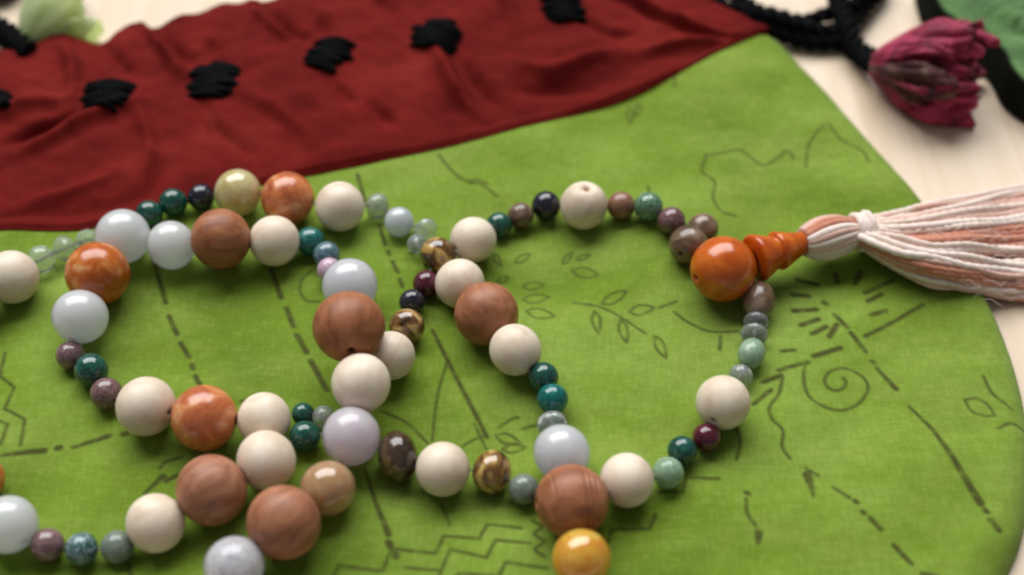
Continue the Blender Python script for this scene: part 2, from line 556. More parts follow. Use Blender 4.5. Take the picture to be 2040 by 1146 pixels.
# ---------------------------------------------------------------- pouch: green body
ZB = 0.0050                                         # height of the pouch's upper face
SEAM = [(-170, 478), (0, 470), (150, 464), (300, 430), (460, 388), (640, 348), (760, 325), (900, 298), (1040, 265), (1200, 215), (1350, 152), (1450, 106), (1528, 72)]
RIGHT = [(1528, 72), (1575, 105), (1650, 182), (1740, 285), (1830, 390), (1912, 500), (1975, 610), (2014, 700), (2042, 800), (2054, 900), (2052, 1000), (2038, 1075), (2008, 1146), (1960, 1240), (1900, 1330)]
NS, NT = 640, 440
top = catmull(at_many(SEAM, ZB * 0.8), NS)[:, :2]
right = catmull(at_many(RIGHT, ZB * 0.45), NT)[:, :2]
bl = at(-170, 1330, 0)[:2]
left = polyline([top[0], bl], NT)
bot = polyline([bl, right[-1]], NS)
s = np.linspace(0, 1, NS)[:, None, None]
t = np.linspace(0, 1, NT)[None, :, None]
XY = ((1 - t) * top[:, None, :] + t * bot[:, None, :] + (1 - s) * left[None, :, :] + s * right[None, :, :]
      - ((1 - s) * (1 - t) * top[0] + s * (1 - t) * top[-1] + (1 - s) * t * bot[0] + s * t * bot[-1]))
X, Y = XY[..., 0], XY[..., 1]
EDGE = np.vstack([right[::6], bot[::-1][::8], left[::-1][::8]])
n_low, n_mid = Noise(3, 46, 2), Noise(5, 11, 2)


def zcloth(x, y):
    """height of the pouch's upper face"""
    x, y = np.asarray(x, float), np.asarray(y, float)
    d, _ = seg_dist(x, y, EDGE)
    w = 0.0065
    q = np.clip(d / w, 0, 1)
    prof = np.sqrt(np.clip(1 - (1 - q) ** 2, 0, 1))
    z = ZB + 0.00060 * n_low(x, y) + 0.00004 * n_mid(x, y) * (1 + 1.6 * np.exp(-d / 0.012))
    return 0.0002 + prof * (z - 0.0002)


Z = zcloth(X, Y)

INK = []


def ink(w, *pts, curve=False, taper=None):
    INK.append((w, pts, curve, taper))


def leaf(a, b, w=5, fat=0.17):
    """outline of a small printed leaf from a to b"""
    a, b = np.array(a, float), np.array(b, float)
    d = b - a
    p = np.array([-d[1], d[0]])
    c = (a + b) / 2
    ink(w, tuple(a), tuple(c - 0.18 * d + p * fat), tuple(c + 0.2 * d + p * fat * .8), tuple(b), curve=True)
    ink(w, tuple(a), tuple(c - 0.18 * d - p * fat), tuple(c + 0.2 * d - p * fat * .8), tuple(b), curve=True)


# dashed lines running across the cloth
for q in [((308, 525), (330, 602)), ((336, 628), (352, 664)), ((359, 680), (375, 706)), ((381, 722), (384, 730)), ((388, 745), (398, 765))]: ink(9, *q)
for q in [((540, 535), (560, 592)), ((570, 612), (585, 650)), ((591, 667), (612, 706)), ((619, 722), (652, 780))]: ink(10, *q)
for q in [((712, 346), (728, 400)), ((756, 452), (768, 492)), ((773, 505), (776, 512)), ((782, 526), (793, 548)), ((797, 562), (802, 576))]: ink(8, *q)
ink(8, (862, 660), (905, 742), (970, 866))
ink(5, (890, 722), (870, 790), (861, 872), curve=True)
ink(5, (760, 818), (810, 838), (852, 878), curve=True)
ink(9, (728, 935), (748, 1000), (774, 1066), taper=(0.5, 1.2)); ink(12, (774, 1082), (778, 1088)); ink(13, (783, 1100), (789, 1108))
ink(5, (921, 884), (945, 870), (967, 863)); ink(5, (945, 840), (968, 888))
leaf((987, 863), (1036, 876)); leaf((1000, 890), (1046, 885)); ink(5, (994, 848), (1020, 832), (1034, 830), curve=True); ink(5, (1040, 850), (1068, 843))
# stepped zigzags
for w, q in [(6, ((788, 1094), (868, 1103), (884, 1068), (954, 1073), (971, 1043), (1038, 1051))), (6, ((876, 1146), (897, 1095), (969, 1113), (987, 1076), (1056, 1082))),
             (6, ((806, 1130), (874, 1138))), (6, ((993, 1150), (1008, 1122), (1090, 1132))), (6, ((664, 1150), (676, 1128), (762, 1136), (774, 1106))),
             (6, ((900, 1160), (915, 1146), (985, 1150))), (6, ((1210, 1080), (1220, 1054), (1294, 1054), (1306, 1027))), (6, ((1312, 982), (1360, 982), (1366, 953))), (6, ((1374, 953), (1432, 956))),
             (6, ((0, 750), (29, 774), (10, 817), (51, 840), (43, 893))), (6, ((-20, 833), (17, 850), (4, 893))), (6, ((9, 700), (1, 748)))]: ink(w, *q)
ink(6, (1062, 1035), (1080, 1048), (1064, 1062), (1084, 1078), (1066, 1094), (1084, 1108), curve=True)
ink(9, (-10, 917), (40, 908), (88, 899), taper=(0.6, 1.3)); ink(11, (114, 892), (119, 890)); ink(9, (144, 889), (180, 877), (216, 865), taper=(0.7, 1.2)); ink(11, (245, 862), (250, 861))
ink(9, (287, 982), (324, 948), taper=(0.6, 1.4)); ink(7, (319, 930), (330, 918), (360, 908), curve=True); ink(8, (330, 957), (352, 945))
ink(6, (480, 800), (520, 790), (545, 792), curve=True); ink(6, (252, 1118), (262, 1150))
# leafy sprigs
ink(5, (1143, 602), (1188, 613), (1232, 635), (1286, 669), curve=True)
for a, b in [((1199, 610), (1248, 586)), ((1253, 627), (1303, 616)), ((1184, 624), (1192, 669)), ((1236, 642), (1248, 687)), ((1305, 674), (1326, 718))]: leaf(a, b)
ink(5, (1313, 616), (1348, 601)); ink(6, (1343, 622), (1376, 645), (1416, 662), (1468, 662), curve=True); ink(7, (1435, 673), (1433, 700))
for a, b in [((983, 503), (998, 526)), ((1026, 519), (1056, 502)), ((1121, 520), (1140, 498)), ((990, 556), (1014, 547)), ((1042, 563), (1084, 558)), ((1042, 589), (1094, 583)), ((1048, 613), (1105, 629)), ((1140, 532), (1192, 548)), ((1150, 512), (1175, 505))]: leaf(a, b, 4)
ink(5, (1256, 240), (1272, 196)); leaf((1256, 236), (1254, 205), 4); leaf((1266, 226), (1280, 205), 4); ink(5, (1343, 148), (1345, 172))
# sun burst and spiral beneath the tassel
for q in [((1589, 552), (1631, 559)), ((1578, 583), (1612, 584)), ((1582, 616), (1627, 612)), ((1597, 645), (1631, 632)), ((1619, 663), (1647, 647)), ((1653, 667), (1668, 643)), ((1725, 578), (1778, 558)),
          ((1731, 597), (1756, 584)), ((1736, 625), (1764, 619)), ((1666, 538), (1670, 554)), ((1706, 558), (1715, 536)), ((1643, 597), (1648, 600))]: ink(11, *q)
for w, q in [(9, ((1663, 622), (1689, 649))), (9, ((1696, 659), (1726, 695))), (10, ((1739, 715), (1742, 718))), (8, ((1748, 729), (1774, 760))), (10, ((1769, 754), (1786, 773))),
             (8, ((1725, 665), (1780, 640), (1838, 609))), (11, ((1622, 709), (1675, 689))), (8, ((1557, 702), (1583, 698))), (9, ((1552, 739), (1609, 722))), (9, ((1520, 763), (1556, 749))), (8, ((1500, 809), (1536, 778)))]: ink(w, *q)
ink(6, (1604, 723), (1601, 750), (1606, 778), (1621, 797), (1652, 811), (1683, 813), (1715, 797), (1731, 768), (1716, 744), (1684, 731), (1654, 738), (1643, 757), (1656, 774), (1676, 773), (1687, 760), (1681, 750), curve=True)
ink(6, (1559, 754), (1551, 786), (1532, 815), (1538, 840), (1559, 860), (1558, 890), (1574, 911), curve=True)
ink(6, (1467, 858), (1474, 886), (1467, 916), curve=True)
ink(11, (1812, 809), (1858, 858), (1906, 930), (1953, 1003), taper=(0.5, 1.25)); ink(10, (1962, 1017), (1966, 1021)); ink(11, (1973, 1038), (1990, 1056))
ink(6, (1959, 750), (1978, 782), (2018, 810), curve=True); leaf((1922, 796), (1984, 825), 5, 0.2); ink(6, (1990, 852), (2016, 840), (2044, 847), curve=True)
for w, q in [(7, ((1660, 969), (1692, 991))), (9, ((1703, 998), (1707, 1001))), (9, ((1718, 1020), (1722, 1022))), (9, ((1734, 1033), (1755, 1053))), (9, ((1782, 1084), (1817, 1121))), (8, ((1838, 1142), (1868, 1147))), (6, ((1607, 930), (1630, 944)))]: ink(w, *q)
ink(14, (1610, 943), (1616, 965), (1621, 988), taper=(1.2, 0.3)); ink(9, (1486, 983), (1491, 985)); ink(6, (1486, 996), (1488, 1024), (1505, 1047), curve=True); ink(14, (1512, 1062), (1511, 1080), taper=(1.0, 0.5))
# wandering outlines near the top corner
ink(5, (1413, 309), (1440, 303), (1473, 298), (1490, 307), (1508, 322), (1525, 328), (1553, 311), (1567, 299), (1582, 312), curve=True)
ink(5, (1606, 330), (1610, 292), (1630, 262), (1650, 248), (1675, 276), (1718, 298), (1730, 322), curve=True)
ink(5, (1408, 307), (1399, 342), (1424, 362), (1420, 395), (1436, 423), (1466, 431), curve=True)
ink(6, (874, 308), (893, 330), (915, 352), (940, 368), curve=True); ink(5, (930, 362), (950, 360), (972, 370), curve=True); ink(5, (935, 362), (960, 372), (990, 394), curve=True)
ink(5, (622, 537), (602, 557), (598, 582), (612, 601), (637, 605), curve=True)
ink(5, (880, 1002), (888, 1022), (896, 1044)); ink(5, (1290, 372), (1295, 395))
inkv = np.zeros(X.shape)
for w, pts, curve, taper in INK:
    P = at_many(pts, ZB)
    if len(P) > 2 and curve:
        P = catmull(P, 40)
    P = P[:, :2]
    half = w * 0.58 * 0.0000955
    lo, hi = P.min(0) - 0.002, P.max(0) + 0.002
    m = (X > lo[0]) & (X < hi[0]) & (Y > lo[1]) & (Y < hi[1])
    if not m.any():
        continue
    d, fr = seg_dist(X[m], Y[m], P)
    if taper:
        half = half * (taper[0] + (taper[1] - taper[0]) * fr)
    val = np.clip(0.5 + (half - d) / 0.00048, 0, 1) * (0.95 if w > 7 else 0.88)
    inkv[m] = np.maximum(inkv[m], val)

pouch = thing('drawstring_pouch', 'lime green printed cotton pouch with gathered dark red band and black drawstring', 'pouch', (0, 0.02, 0))
me = grid_mesh('pouch_body', np.stack([X, Y, Z], -1).reshape(-1, 3), NS, NT, GREEN)
at_ink = me.attributes.new('ink', 'FLOAT', 'POINT')
at_ink.data.foreach_set('value', inkv.astype(np.float32).ravel())
body = new_obj('pouch_body', me, pouch)
body['label'] = 'lime green cotton body printed with dark lines, leaves and spirals'

# ---------------------------------------------------------------- pouch: red gathered band
RTOP = [(-170, 158), (-60, 150), (0, 131), (60, 112), (120, 99), (165, 103), (205, 104), (250, 82), (288, 60), (306, 74), (326, 72), (400, 52), (452, 32), (500, 18), (526, 27), (560, 14), (640, -6), (730, -24), (790, -30), (960, -52), (1100, -58), (1240, -44), (1330, -22), (1400, 8), (1460, 38), (1500, 58), (1531, 71)]
NB, NW = 520, 190
lowp = catmull(at_many([(u, v + 3) for u, v in SEAM], ZB * 0.8), 400)
upp = polyline(at_many(RTOP, 0.004), 400)
lx = np.linspace(0, 1, NB)
# match both edges by photograph column, so that threads of the cloth run across the band
lowu = np.interp(lx, np.linspace(0, 1, 400), lowp[:, 0])
low2 = np.stack([lowu, np.interp(lowu, lowp[:, 0], lowp[:, 1])], 1)
upu = upp[0, 0] + (upp[-1, 0] - upp[0, 0]) * (lowu - lowu[0]) / (lowu[-1] - lowu[0])
up2 = np.stack([upu, np.interp(upu, upp[:, 0], upp[:, 1])], 1)
tt = np.linspace(0, 1, NW)[None, :, None]
BXY = (1 - tt) * low2[:, None, :] + tt * up2[:, None, :]
BX, BY = BXY[..., 0], BXY[..., 1]
T2 = np.broadcast_to(tt[..., 0], BX.shape)
taper_end = np.clip((1 - lx) / 0.16, 0, 1)[:, None]
RB = Noise(11, 24, 3)
RF = Noise(12, 6, 2)
BZ = ZB + 0.0006 + 0.0030 * np.sin(np.pi * np.clip(T2 * 0.86 + 0.02, 0, 1)) ** 0.8 * (0.25 + 0.75 * taper_end)
BZ += 0.00042 * RB(BX, BY) * np.clip(T2 * 5, 0.15, 1) + 0.00006 * RF(BX, BY)
FOLDS = [  # (height mm, width mm, points): ridges and hollows of the gathers
    (2.0, 2.2, [(128, 98), (150, 150), (150, 205)]), (1.6, 2.6, [(-40, 262), (50, 222), (140, 212)]), (-2.6, 2.2, [(20, 290), (70, 266), (120, 252), (165, 232)]), (1.4, 2.2, [(60, 305), (120, 282), (190, 245), (280, 215)]),
    (2.2, 1.8, [(296, 62), (330, 110), (366, 165)]), (-1.6, 2.2, [(318, 75), (352, 110), (385, 135)]), (1.8, 2.0, [(512, 24), (545, 60), (590, 96)]), (-1.4, 2.2, [(535, 30), (575, 62), (615, 85)]),
    (1.8, 2.2, [(735, -26), (770, 10), (800, 40)]), (1.9, 2.2, [(862, 100), (880, 135), (920, 205), (985, 250)]), (-1.9, 2.8, [(900, 105), (940, 165), (1000, 215)]), (1.5, 2.8, [(1020, 130), (1100, 148), (1190, 122), (1260, 110)]),
    (-1.6, 3.2, [(1040, 180), (1120, 178), (1220, 170)]), (-1.2, 2.0, [(740, 215), (800, 255)]), (1.2, 2.8, [(590, 330), (690, 300), (800, 300)]), (-1.8, 2.8, [(60, 445), (170, 425), (290, 385), (330, 330)]), (1.3, 2.4, [(20, 420), (140, 390), (230, 350)]),
    (1.2, 2.2, [(270, 215), (300, 290), (290, 350)]), (-1.2, 2.4, [(400, 210), (440, 270), (520, 320)]), (1.2, 2.4, [(480, 190), (560, 230), (640, 300)]), (-1.0, 2.2, [(640, 150), (690, 200), (720, 240)]),
    (1.5, 1.8, [(1180, -30), (1300, 30), (1400, 60), (1500, 70)]), (-1.3, 1.8, [(1200, -8), (1330, 52), (1440, 74)]), (1.2, 1.8, [(1280, 110), (1380, 90), (1470, 80)]), (1.4, 2.4, [(960, -40), (1010, 20), (1030, 70)]), (-1.2, 2.0, [(1150, 40), (1210, 70), (1280, 80)]),
    (-1.6, 2.2, [(215, 100), (240, 130), (262, 160)]), (1.3, 2.2, [(420, 80), (445, 120)]), (1.3, 2.0, [(640, 30), (660, 75)])]
for hgt, wid, pts in FOLDS:
    P = catmull(at_many(pts, 0.007), 24)
    d, fr = seg_dist(BX, BY, P)
    env = np.sin(np.pi * np.clip(0.12 + 0.80 * fr, 0, 1))
    BZ += 1.65 * hgt * MM * env * np.exp(-(d / (0.80 * wid * MM)) ** 2) * np.clip(T2 * 6, 0, 1)
edge_u = np.abs(T2 - 1)
rag = 0.0011 * np.sin(lowu * 1000 / 4.1 + 2 * np.sin(lowu * 230))[:, None] + 0.0006 * np.sin(lowu * 1000 / 1.9)[:, None]
BZ += rag * np.exp(-edge_u / 0.10) * taper_end
BZ = np.maximum(BZ, 0.0016)
BZ = np.where(T2 < 0.012, zcloth(BX, BY) + 0.0003, BZ)
BZ = np.where((T2 >= 0.012) & (T2 < 0.05), np.maximum(BZ, zcloth(BX, BY) + 0.0009), BZ)
me = grid_mesh('red_band', np.stack([BX, BY, BZ], -1).reshape(-1, 3), NB, NW, RED)
band = new_obj('red_band', me, pouch)
sol = band.modifiers.new('thickness', 'SOLIDIFY')
sol.thickness = 0.0007
sol.offset = -1
band['label'] = 'gathered dark red cotton band'


def zband(x, y):
    k = np.argmin((BX - x) ** 2 + (BY - y) ** 2)
    return BZ.ravel()[k]


# black drawstring showing between the slots of the band: one tuft of cords for each slot
for (u, v, w, h, ang) in [(214, 188, 112, 78, 3), (424, 158, 108, 82, -6), (655, 107, 92, 82, -10), (868, 66, 104, 80, -20), (1120, 8, 94, 80, 4), (-12, 208, 76, 66, -6)]:
    c = at(u, v, 0.0085)
    zc = zband(c[0], c[1])
    c = at(u, v, zc + 0.0008)
    k = 0.0000985 * (1 + (573 - v) * 0.00028)
    parts = []
    nc = 13
    for i in range(nc):
        f = (i + 0.5) / nc - 0.5
        yo = f * h * k / math.sin(A) * 0.92 + random.uniform(-0.0004, 0.0004)
        ln = w * k * random.uniform(0.78, 1.12) * (1 - 0.55 * abs(f))
        x0 = random.uniform(-0.0009, 0.0009)
        a = math.radians(ang + random.uniform(-15, 15))
        P = []
        for q in np.linspace(-1, 1, 15):
            lx_, ly_ = x0 + q * ln / 2, yo + random.uniform(-0.0001, 0.0001)
            px, py = c[0] + lx_ * math.cos(a) - ly_ * math.sin(a), c[1] + lx_ * math.sin(a) + ly_ * math.cos(a)
            P.append((px, py, max(zband(px, py), zc - 0.001) - 0.0008 + 0.0021 * (1 - q ** 4) * (1 - 1.2 * f * f)))
        P = catmull(np.array(P)[::2], 28)
        parts.append(tube(P, 0.00068 * random.uniform(0.75, 1.2), 9, 2, 2600, 0.22))
    V, F = join(parts)
    o = new_obj('drawstring_tuft', new_mesh('drawstring_tuft', V, F, BLACKYARN), pouch)

# loose ends of the drawstring, at the pouch's two ends
CORDS = [
    ([(1392, -22), (1425, 2), (1470, 20), (1540, 30), (1600, 44), (1655, 26), (1700, 12), (1760, -30)], [5, 5, 5, 4, 4, 5, 5, 4], 1.7),
    ([(1420, -40), (1470, -8), (1510, 22), (1560, 40), (1630, 62), (1672, 60), (1700, 45), (1740, 0), (1765, -35)], [5, 5, 6, 6, 4, 3.4, 3, 3, 3], 1.7),
    ([(1478, 22), (1520, 48), (1565, 72), (1620, 85), (1670, 84), (1705, 96), (1748, 116)], [4.5, 4, 3, 2.4, 2.4, 3, 6], 1.7),
    ([(1664, -30), (1672, 10), (1688, 52), (1702, 88), (1722, 112), (1752, 128)], [5.5, 5.5, 5.5, 4.5, 4.5, 6.5], 2.2),
    ([(1672, 66), (1692, 92), (1712, 112), (1745, 136)], [2.4, 2.6, 3.4, 5], 1.8),
]
for pts, zs, r in CORDS:
    P = catmull(at_many(pts, [z * MM for z in zs]), 260)
    V, F = tube(P, r * MM, 18, 3, 650, 0.24)
    new_obj('drawstring_cord', new_mesh('drawstring_cord', V, F, BLACKYARN), pouch)
for pts, zs, r in [([(-60, 22), (-20, 46), (10, 62), (38, 86), (60, 106)], [5, 6, 6.5, 7, 7], 2.3), ([(-50, 36), (-12, 62), (18, 82), (50, 106)], [3, 4, 4, 5], 2.0), ([(128, -40), (146, -14), (156, -3)], [5, 5, 5], 1.3)]:
    P = catmull(at_many(pts, [z * MM for z in zs]), 120)
    V, F = tube(P, r * MM, 18, 3, 650, 0.24)
    new_obj('drawstring_cord', new_mesh('drawstring_cord', V, F, BLACKYARN), pouch)


def petal_mesh(name, mat, L, ang, width, r0, r1, curl, seed, wob=0.0012, thick=0.0005, n=22, m=26):
    """one petal wrapped about the flower's axis (local z): root at z = 0, rim at z = L"""
    r_ = np.random.default_rng(seed)
    ph = r_.uniform(0, 6.28, 8)
    V = []
    for i in range(n):
        t = i / (n - 1)
        for j in range(m):
            q = j / (m - 1) * 2 - 1
            wid = width * (0.35 + 0.65 * math.sin(math.pi * min(1, 0.12 + 0.62 * t)))
            th = ang + q * wid
            rad = r0 + (r1 - r0) * (math.sin(math.pi * 0.5 * min(1, t * 1.25)) ** 0.8) + curl * max(0, t - 0.72) ** 1.2 * 10
            rad += wob * (t ** 1.1) * (math.sin(3.1 * q + ph[0]) + 0.7 * math.sin(6.2 * q + ph[1] + 2 * t) + 0.5 * math.sin(10 * q + ph[2] - 4 * t) + 0.45 * math.sin(9 * t + ph[3] + 3 * q) + 0.30 * math.sin(17 * q + 6 * t + ph[6]) + 0.25 * math.sin(15 * t - 7 * q + ph[7]))
            z = L * t * (1 - 0.30 * q * q * t) + 0.5 * wob * t * (math.sin(5 * q + ph[4]) + 0.6 * math.sin(11 * q + ph[5]))
            V.append((rad * math.cos(th), rad * math.sin(th), z))
    me = new_mesh(name, V, grid_faces(n, m), mat)
    return me


def flower(label, root, tip, size, core_mat, petals, seed):
    """flower of petals (each an object) about the line root -> tip"""
    root, tip = Vector(root), Vector(tip)
    L = (tip - root).length
    prof = [(0.0, -0.02), (0.18, 0.0), (0.30, 0.15), (0.42, 0.40), (0.40, 0.62), (0.25, 0.74), (0.0, 0.78)]
    V, F = lathe([(r * size, z * L) for r, z in catmull(np.array(prof), 26)], 28)
    core = new_obj('flower', new_mesh('flower_core', V, F, core_mat), pouch)
    core.rotation_mode = 'QUATERNION'
    core.matrix_parent_inverse = Matrix.Translation(-pouch.location)
    core.location = root
    core.rotation_quaternion = (tip - root).to_track_quat('Z', 'Y')
    core['label'] = label
    for i, (mat, ln, ang, wid, r0, r1, curl, wob) in enumerate(petals):
        p = new_obj('petal', petal_mesh('petal', mat, ln * L, ang, wid, r0 * size, r1 * size, curl * size, seed + i, wob * size))
        p.parent = core
        s_ = p.modifiers.new('thickness', 'SOLIDIFY')
        s_.thickness = 0.0006
    return core


P0 = at(1738, 128, 0.0065)
P1 = at(1985, 158, 0.0092)
pet = []
for i in range(6):
    pet.append((CRIMSON, random.uniform(0.72, 0.86), i * 1.05 + 0.3, 0.55, 0.10, 0.48, -0.10, 0.10))
for i in range(13):
    pet.append((CRIMSON, random.uniform(0.78, 1.0), i * 6.283 / 13 * 2 + random.uniform(-0.2, 0.2), random.uniform(0.34, 0.55), 0.16, random.uniform(0.70, 0.92), random.choice([0.02, -0.06, -0.14]), random.uniform(0.08, 0.14)))
flw = flower('crushed crimson fabric flower on the black cord', P0, P1, 0.0118, DARKRED, pet, 40)
for i, a in enumerate([2.85, 3.95, 1.75, 4.9]):
    p = new_obj('petal', petal_mesh('petal', [FADED, CRIMSON, CRIMSON, CRIMSON][i], [0.76, 0.90, 0.90, 0.86][i] * 0.0265, a, [0.46, 0.45, 0.45, 0.5][i], 0.0019, [0.0112, 0.0112, 0.0100, 0.0106][i], -0.0010, 70 + i, 0.0012))
    p.parent = flw
    p.modifiers.new('thickness', 'SOLIDIFY').thickness = 0.0006

P0 = at(58, 92, 0.005)
P1 = at(146, 18, 0.0075)
pet = []
for i in range(4):
    pet.append((PALEGREEN, random.uniform(0.8, 0.95), i * 1.57 + 0.2, 1.0, 0.14, 0.55, -0.05, 0.05))
for i, a in enumerate([0.6, 2.2, 3.6, 5.2]):
    pet.append((PALEGREEN, random.uniform(0.95, 1.15), a, 1.05, 0.2, 0.84, -0.04, 0.06))
flower('crumpled pale green satin flower on the black cord', P0, P1, 0.0106, PALEGREEN, pet, 90)
V, F = lathe([(r * MM, z * MM) for r, z in catmull(np.array([(0.0, 0.0), (4.2, 0.6), (5.6, 3.2), (4.6, 6.4), (2.0, 8.2), (0, 8.6)]), 24)], 28)
V = [(x * (1 + .12 * math.sin(3 * math.atan2(y, x))), y * (1 + .12 * math.cos(2 * math.atan2(y, x))), z) for x, y, z in V]
knot = new_obj('cord_knot', new_mesh('cord_knot', V, F, DARKRED), pouch)
knot.matrix_parent_inverse = Matrix.Translation(-pouch.location)
knot.location = at(2, -16, 0.001) * np.array([1, 1, 0])
knot['label'] = 'dark maroon cloth knot'

# ---------------------------------------------------------------- green cloth at the far corner
n, m_ = 150, 110
GE = [(1846, -70), (1862, -20), (1884, 14), (1918, 40), (1966, 62), (2004, 100), (2022, 132), (2048, 158), (2090, 180), (2150, 200)]
e = catmull(at_many(GE, 0.009), n)[:, :2]
far = e + np.array([0.055, 0.045])
tt = np.linspace(0, 1, m_)[None, :, None]
G = (1 - tt) * e[:, None, :] + tt * far[:, None, :]
gt = np.broadcast_to(tt[..., 0], G.shape[:2])
GN = Noise(21, 16, 3)
GZ = 0.0088 + 0.003 * np.sin(np.pi * np.clip(gt * 1.1, 0, 1)) - 0.0085 * np.clip(gt - 0.7, 0, 1) / 0.3 + 0.0011 * GN(G[..., 0], G[..., 1]) * np.clip(gt * 6, 0.3, 1)
GZ = np.maximum(GZ, 0.0008)
me = grid_mesh('green_cloth', np.stack([G[..., 0], G[..., 1], GZ], -1).reshape(-1, 3), n, m_, FARGREEN)
# black strip sloping to the table, standing in for deep shadow at the edge
strip_parts = []
gc = new_obj('green_cloth', me)
gc['label'] = 'darker green folded cloth raised behind the crimson flower'
gc['category'] = 'cloth'
gc.modifiers.new('thickness', 'SOLIDIFY').thickness = 0.0012
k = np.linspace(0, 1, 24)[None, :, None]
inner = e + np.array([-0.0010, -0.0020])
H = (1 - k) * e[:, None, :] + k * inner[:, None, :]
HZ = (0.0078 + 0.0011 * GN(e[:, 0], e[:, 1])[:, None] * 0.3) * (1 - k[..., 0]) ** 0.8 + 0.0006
me = grid_mesh('shade_strip', np.stack([H[..., 0], H[..., 1], np.broadcast_to(HZ, H.shape[:2])], -1).reshape(-1, 3), n, 24, SHADEBLACK)
strip = new_obj('shade_strip', me, gc)
strip['label'] = 'black strip standing in for shadow along the cloth edge'
strip.modifiers.new('thickness', 'SOLIDIFY').thickness = 0.0008

# ---------------------------------------------------------------- prayer beads
def bead_profile(groove=()):
    hole = 0.10
    a0 = math.asin(hole)
    pts = [(hole * 0.9, 0.55), (hole, 0.90), (hole * 1.15, 0.965)]
    N = 30
    for i in range(N + 1):
        a = a0 * 1.6 + (math.pi - 3.2 * a0) * i / N
        r = 1.0
        for g, dep, wd in groove:
            r -= dep * math.exp(-((math.cos(a) - g) / wd) ** 2)
        pts.append((r * math.sin(a), r * math.cos(a)))
    pts += [(hole * 1.15, -0.965), (hole, -0.90), (hole * 0.9, -0.55)]
    return pts


def finish_bead(name, prof, seg=36):
    V, F = lathe(prof, seg)
    F = [f[::-1] for f in F]
    return new_mesh(name, V, F, MATS['cream'])


BEAD = finish_bead('bead', bead_profile())
gp = []
for i in range(3):
    gp.append((0.24 + 0.17 * i, 0.060, 0.030))
gp += [(-0.62, 0.03, 0.02)]
prof = bead_profile()
fine = [(math.sin(a), math.cos(a)) for a in np.linspace(0.2, math.pi - 0.2, 110)]
fine = [((1 - sum(d * math.exp(-((c - g) / w) ** 2) for g, d, w in gp)) * s_, (1 - sum(d * math.exp(-((c - g) / w) ** 2) for g, d, w in gp)) * c) for s_, c in fine]
GROOVED = finish_bead('grooved_bead', prof[:3] + fine + prof[-3:])
# faceted crystal
bm = bmesh.new()
bmesh.ops.create_icosphere(bm, subdivisions=2, radius=1.0)
FACET = bpy.data.meshes.new('faceted_bead')
bm.to_mesh(FACET); bm.free()
FACET.materials.append(MATS['clear'])
# carved bead: dished at the hole end, with a swelling below it
cp = [(0.10, 0.50), (0.13, 0.80), (0.19, 0.87), (0.34, 0.93), (0.52, 0.88), (0.74, 0.70), (0.92, 0.40), (1.0, 0.05), (0.95, -0.32), (0.80, -0.62), (0.58, -0.84), (0.40, -0.95), (0.24, -0.97), (0.14, -0.90), (0.12, -0.5)]
CARVED = finish_bead('carved_bead', [tuple(p) for p in catmull(np.array(cp), 44)])

LABELS = {'cream': 'cream wooden bead', 'brown': 'matte brown wooden bead', 'orange': 'orange agate bead', 'white': 'milky white quartz bead', 'cloud': 'clouded grey white quartz bead', 'rose': 'pink rose quartz bead',
          'lilac': 'pale lilac quartz bead', 'clear': 'small clear crystal bead', 'smoke': 'small grey crystal bead', 'opal': 'small opal white bead', 'jade': 'translucent yellow jade bead', 'amber': 'translucent amber yellow bead',
          'peach': 'translucent peach bead', 'green': 'small dark green bead', 'teal': 'small teal bead', 'steel': 'small blue grey bead', 'moss': 'small mottled green bead', 'patterned': 'small green and white patterned bead',
          'pale': 'small pale green bead', 'greygreen': 'small grey green bead', 'black': 'small black bead', 'mauve': 'small mauve brown bead', 'pink': 'small pink bead', 'maroon': 'small maroon bead',
          'tan': 'small tan bead', 'olive': 'olive brown stone bead', 'tiger': 'golden tiger eye bead', 'darktiger': 'dark brown tiger eye bead'}
# strands: (u, v, across px, along px or None, material, extra height mm, mesh)
S1 = [(1374, 485, 78, None, 'olive', 0), (1398, 458, 62, None, 'olive', 0), (1338, 440, 56, None, 'mauve', 0), (1291, 412, 58, None, 'moss', 0), (1238, 410, 57, None, 'tan', 0), (1163, 410, 94, None, 'cream', 0, 'carved'), (1088, 410, 58, None, 'black', 0),
      (1037, 430, 54, None, 'olive', 0), (994, 449, 52, None, 'green', 0), (940, 479, 92, None, 'cream', 0), (875, 507, 72, None, 'tiger', 0), (851, 566, 54, None, 'maroon', 0), (821, 602, 52, None, 'black', 0), (811, 650, 72, 62, 'tiger', 0), (770, 708, 98, None, 'cream', 0)]
S2 = [(1494, 592, 66, 82, 'olive', 0), (1506, 642, 50, 30, 'smoke', 0), (1503, 664, 54, 30, 'smoke', 0), (1497, 704, 54, 64, 'pale', 0), (1476, 749, 48, 40, 'smoke', 0), (1438, 807, 108, None, 'cream', 0), (1410, 868, 58, None, 'maroon', 0), (1359, 898, 60, None, 'green', 0),
      (1331, 942, 64, None, 'pale', 0), (1249, 957, 108, None, 'cream', 0), (1140, 1004, 148, None, 'brown', 0, 'grooved'), (1119, 902, 114, None, 'lilac', 0), (1100, 834, 60, 44, 'clear', 0), (1094, 793, 62, None, 'teal', 0), (1074, 755, 62, None, 'green', 0), (1034, 703, 104, None, 'cream', 0),
      (976, 634, 128, None, 'brown', 0), (914, 565, 98, None, 'cream', 0)]
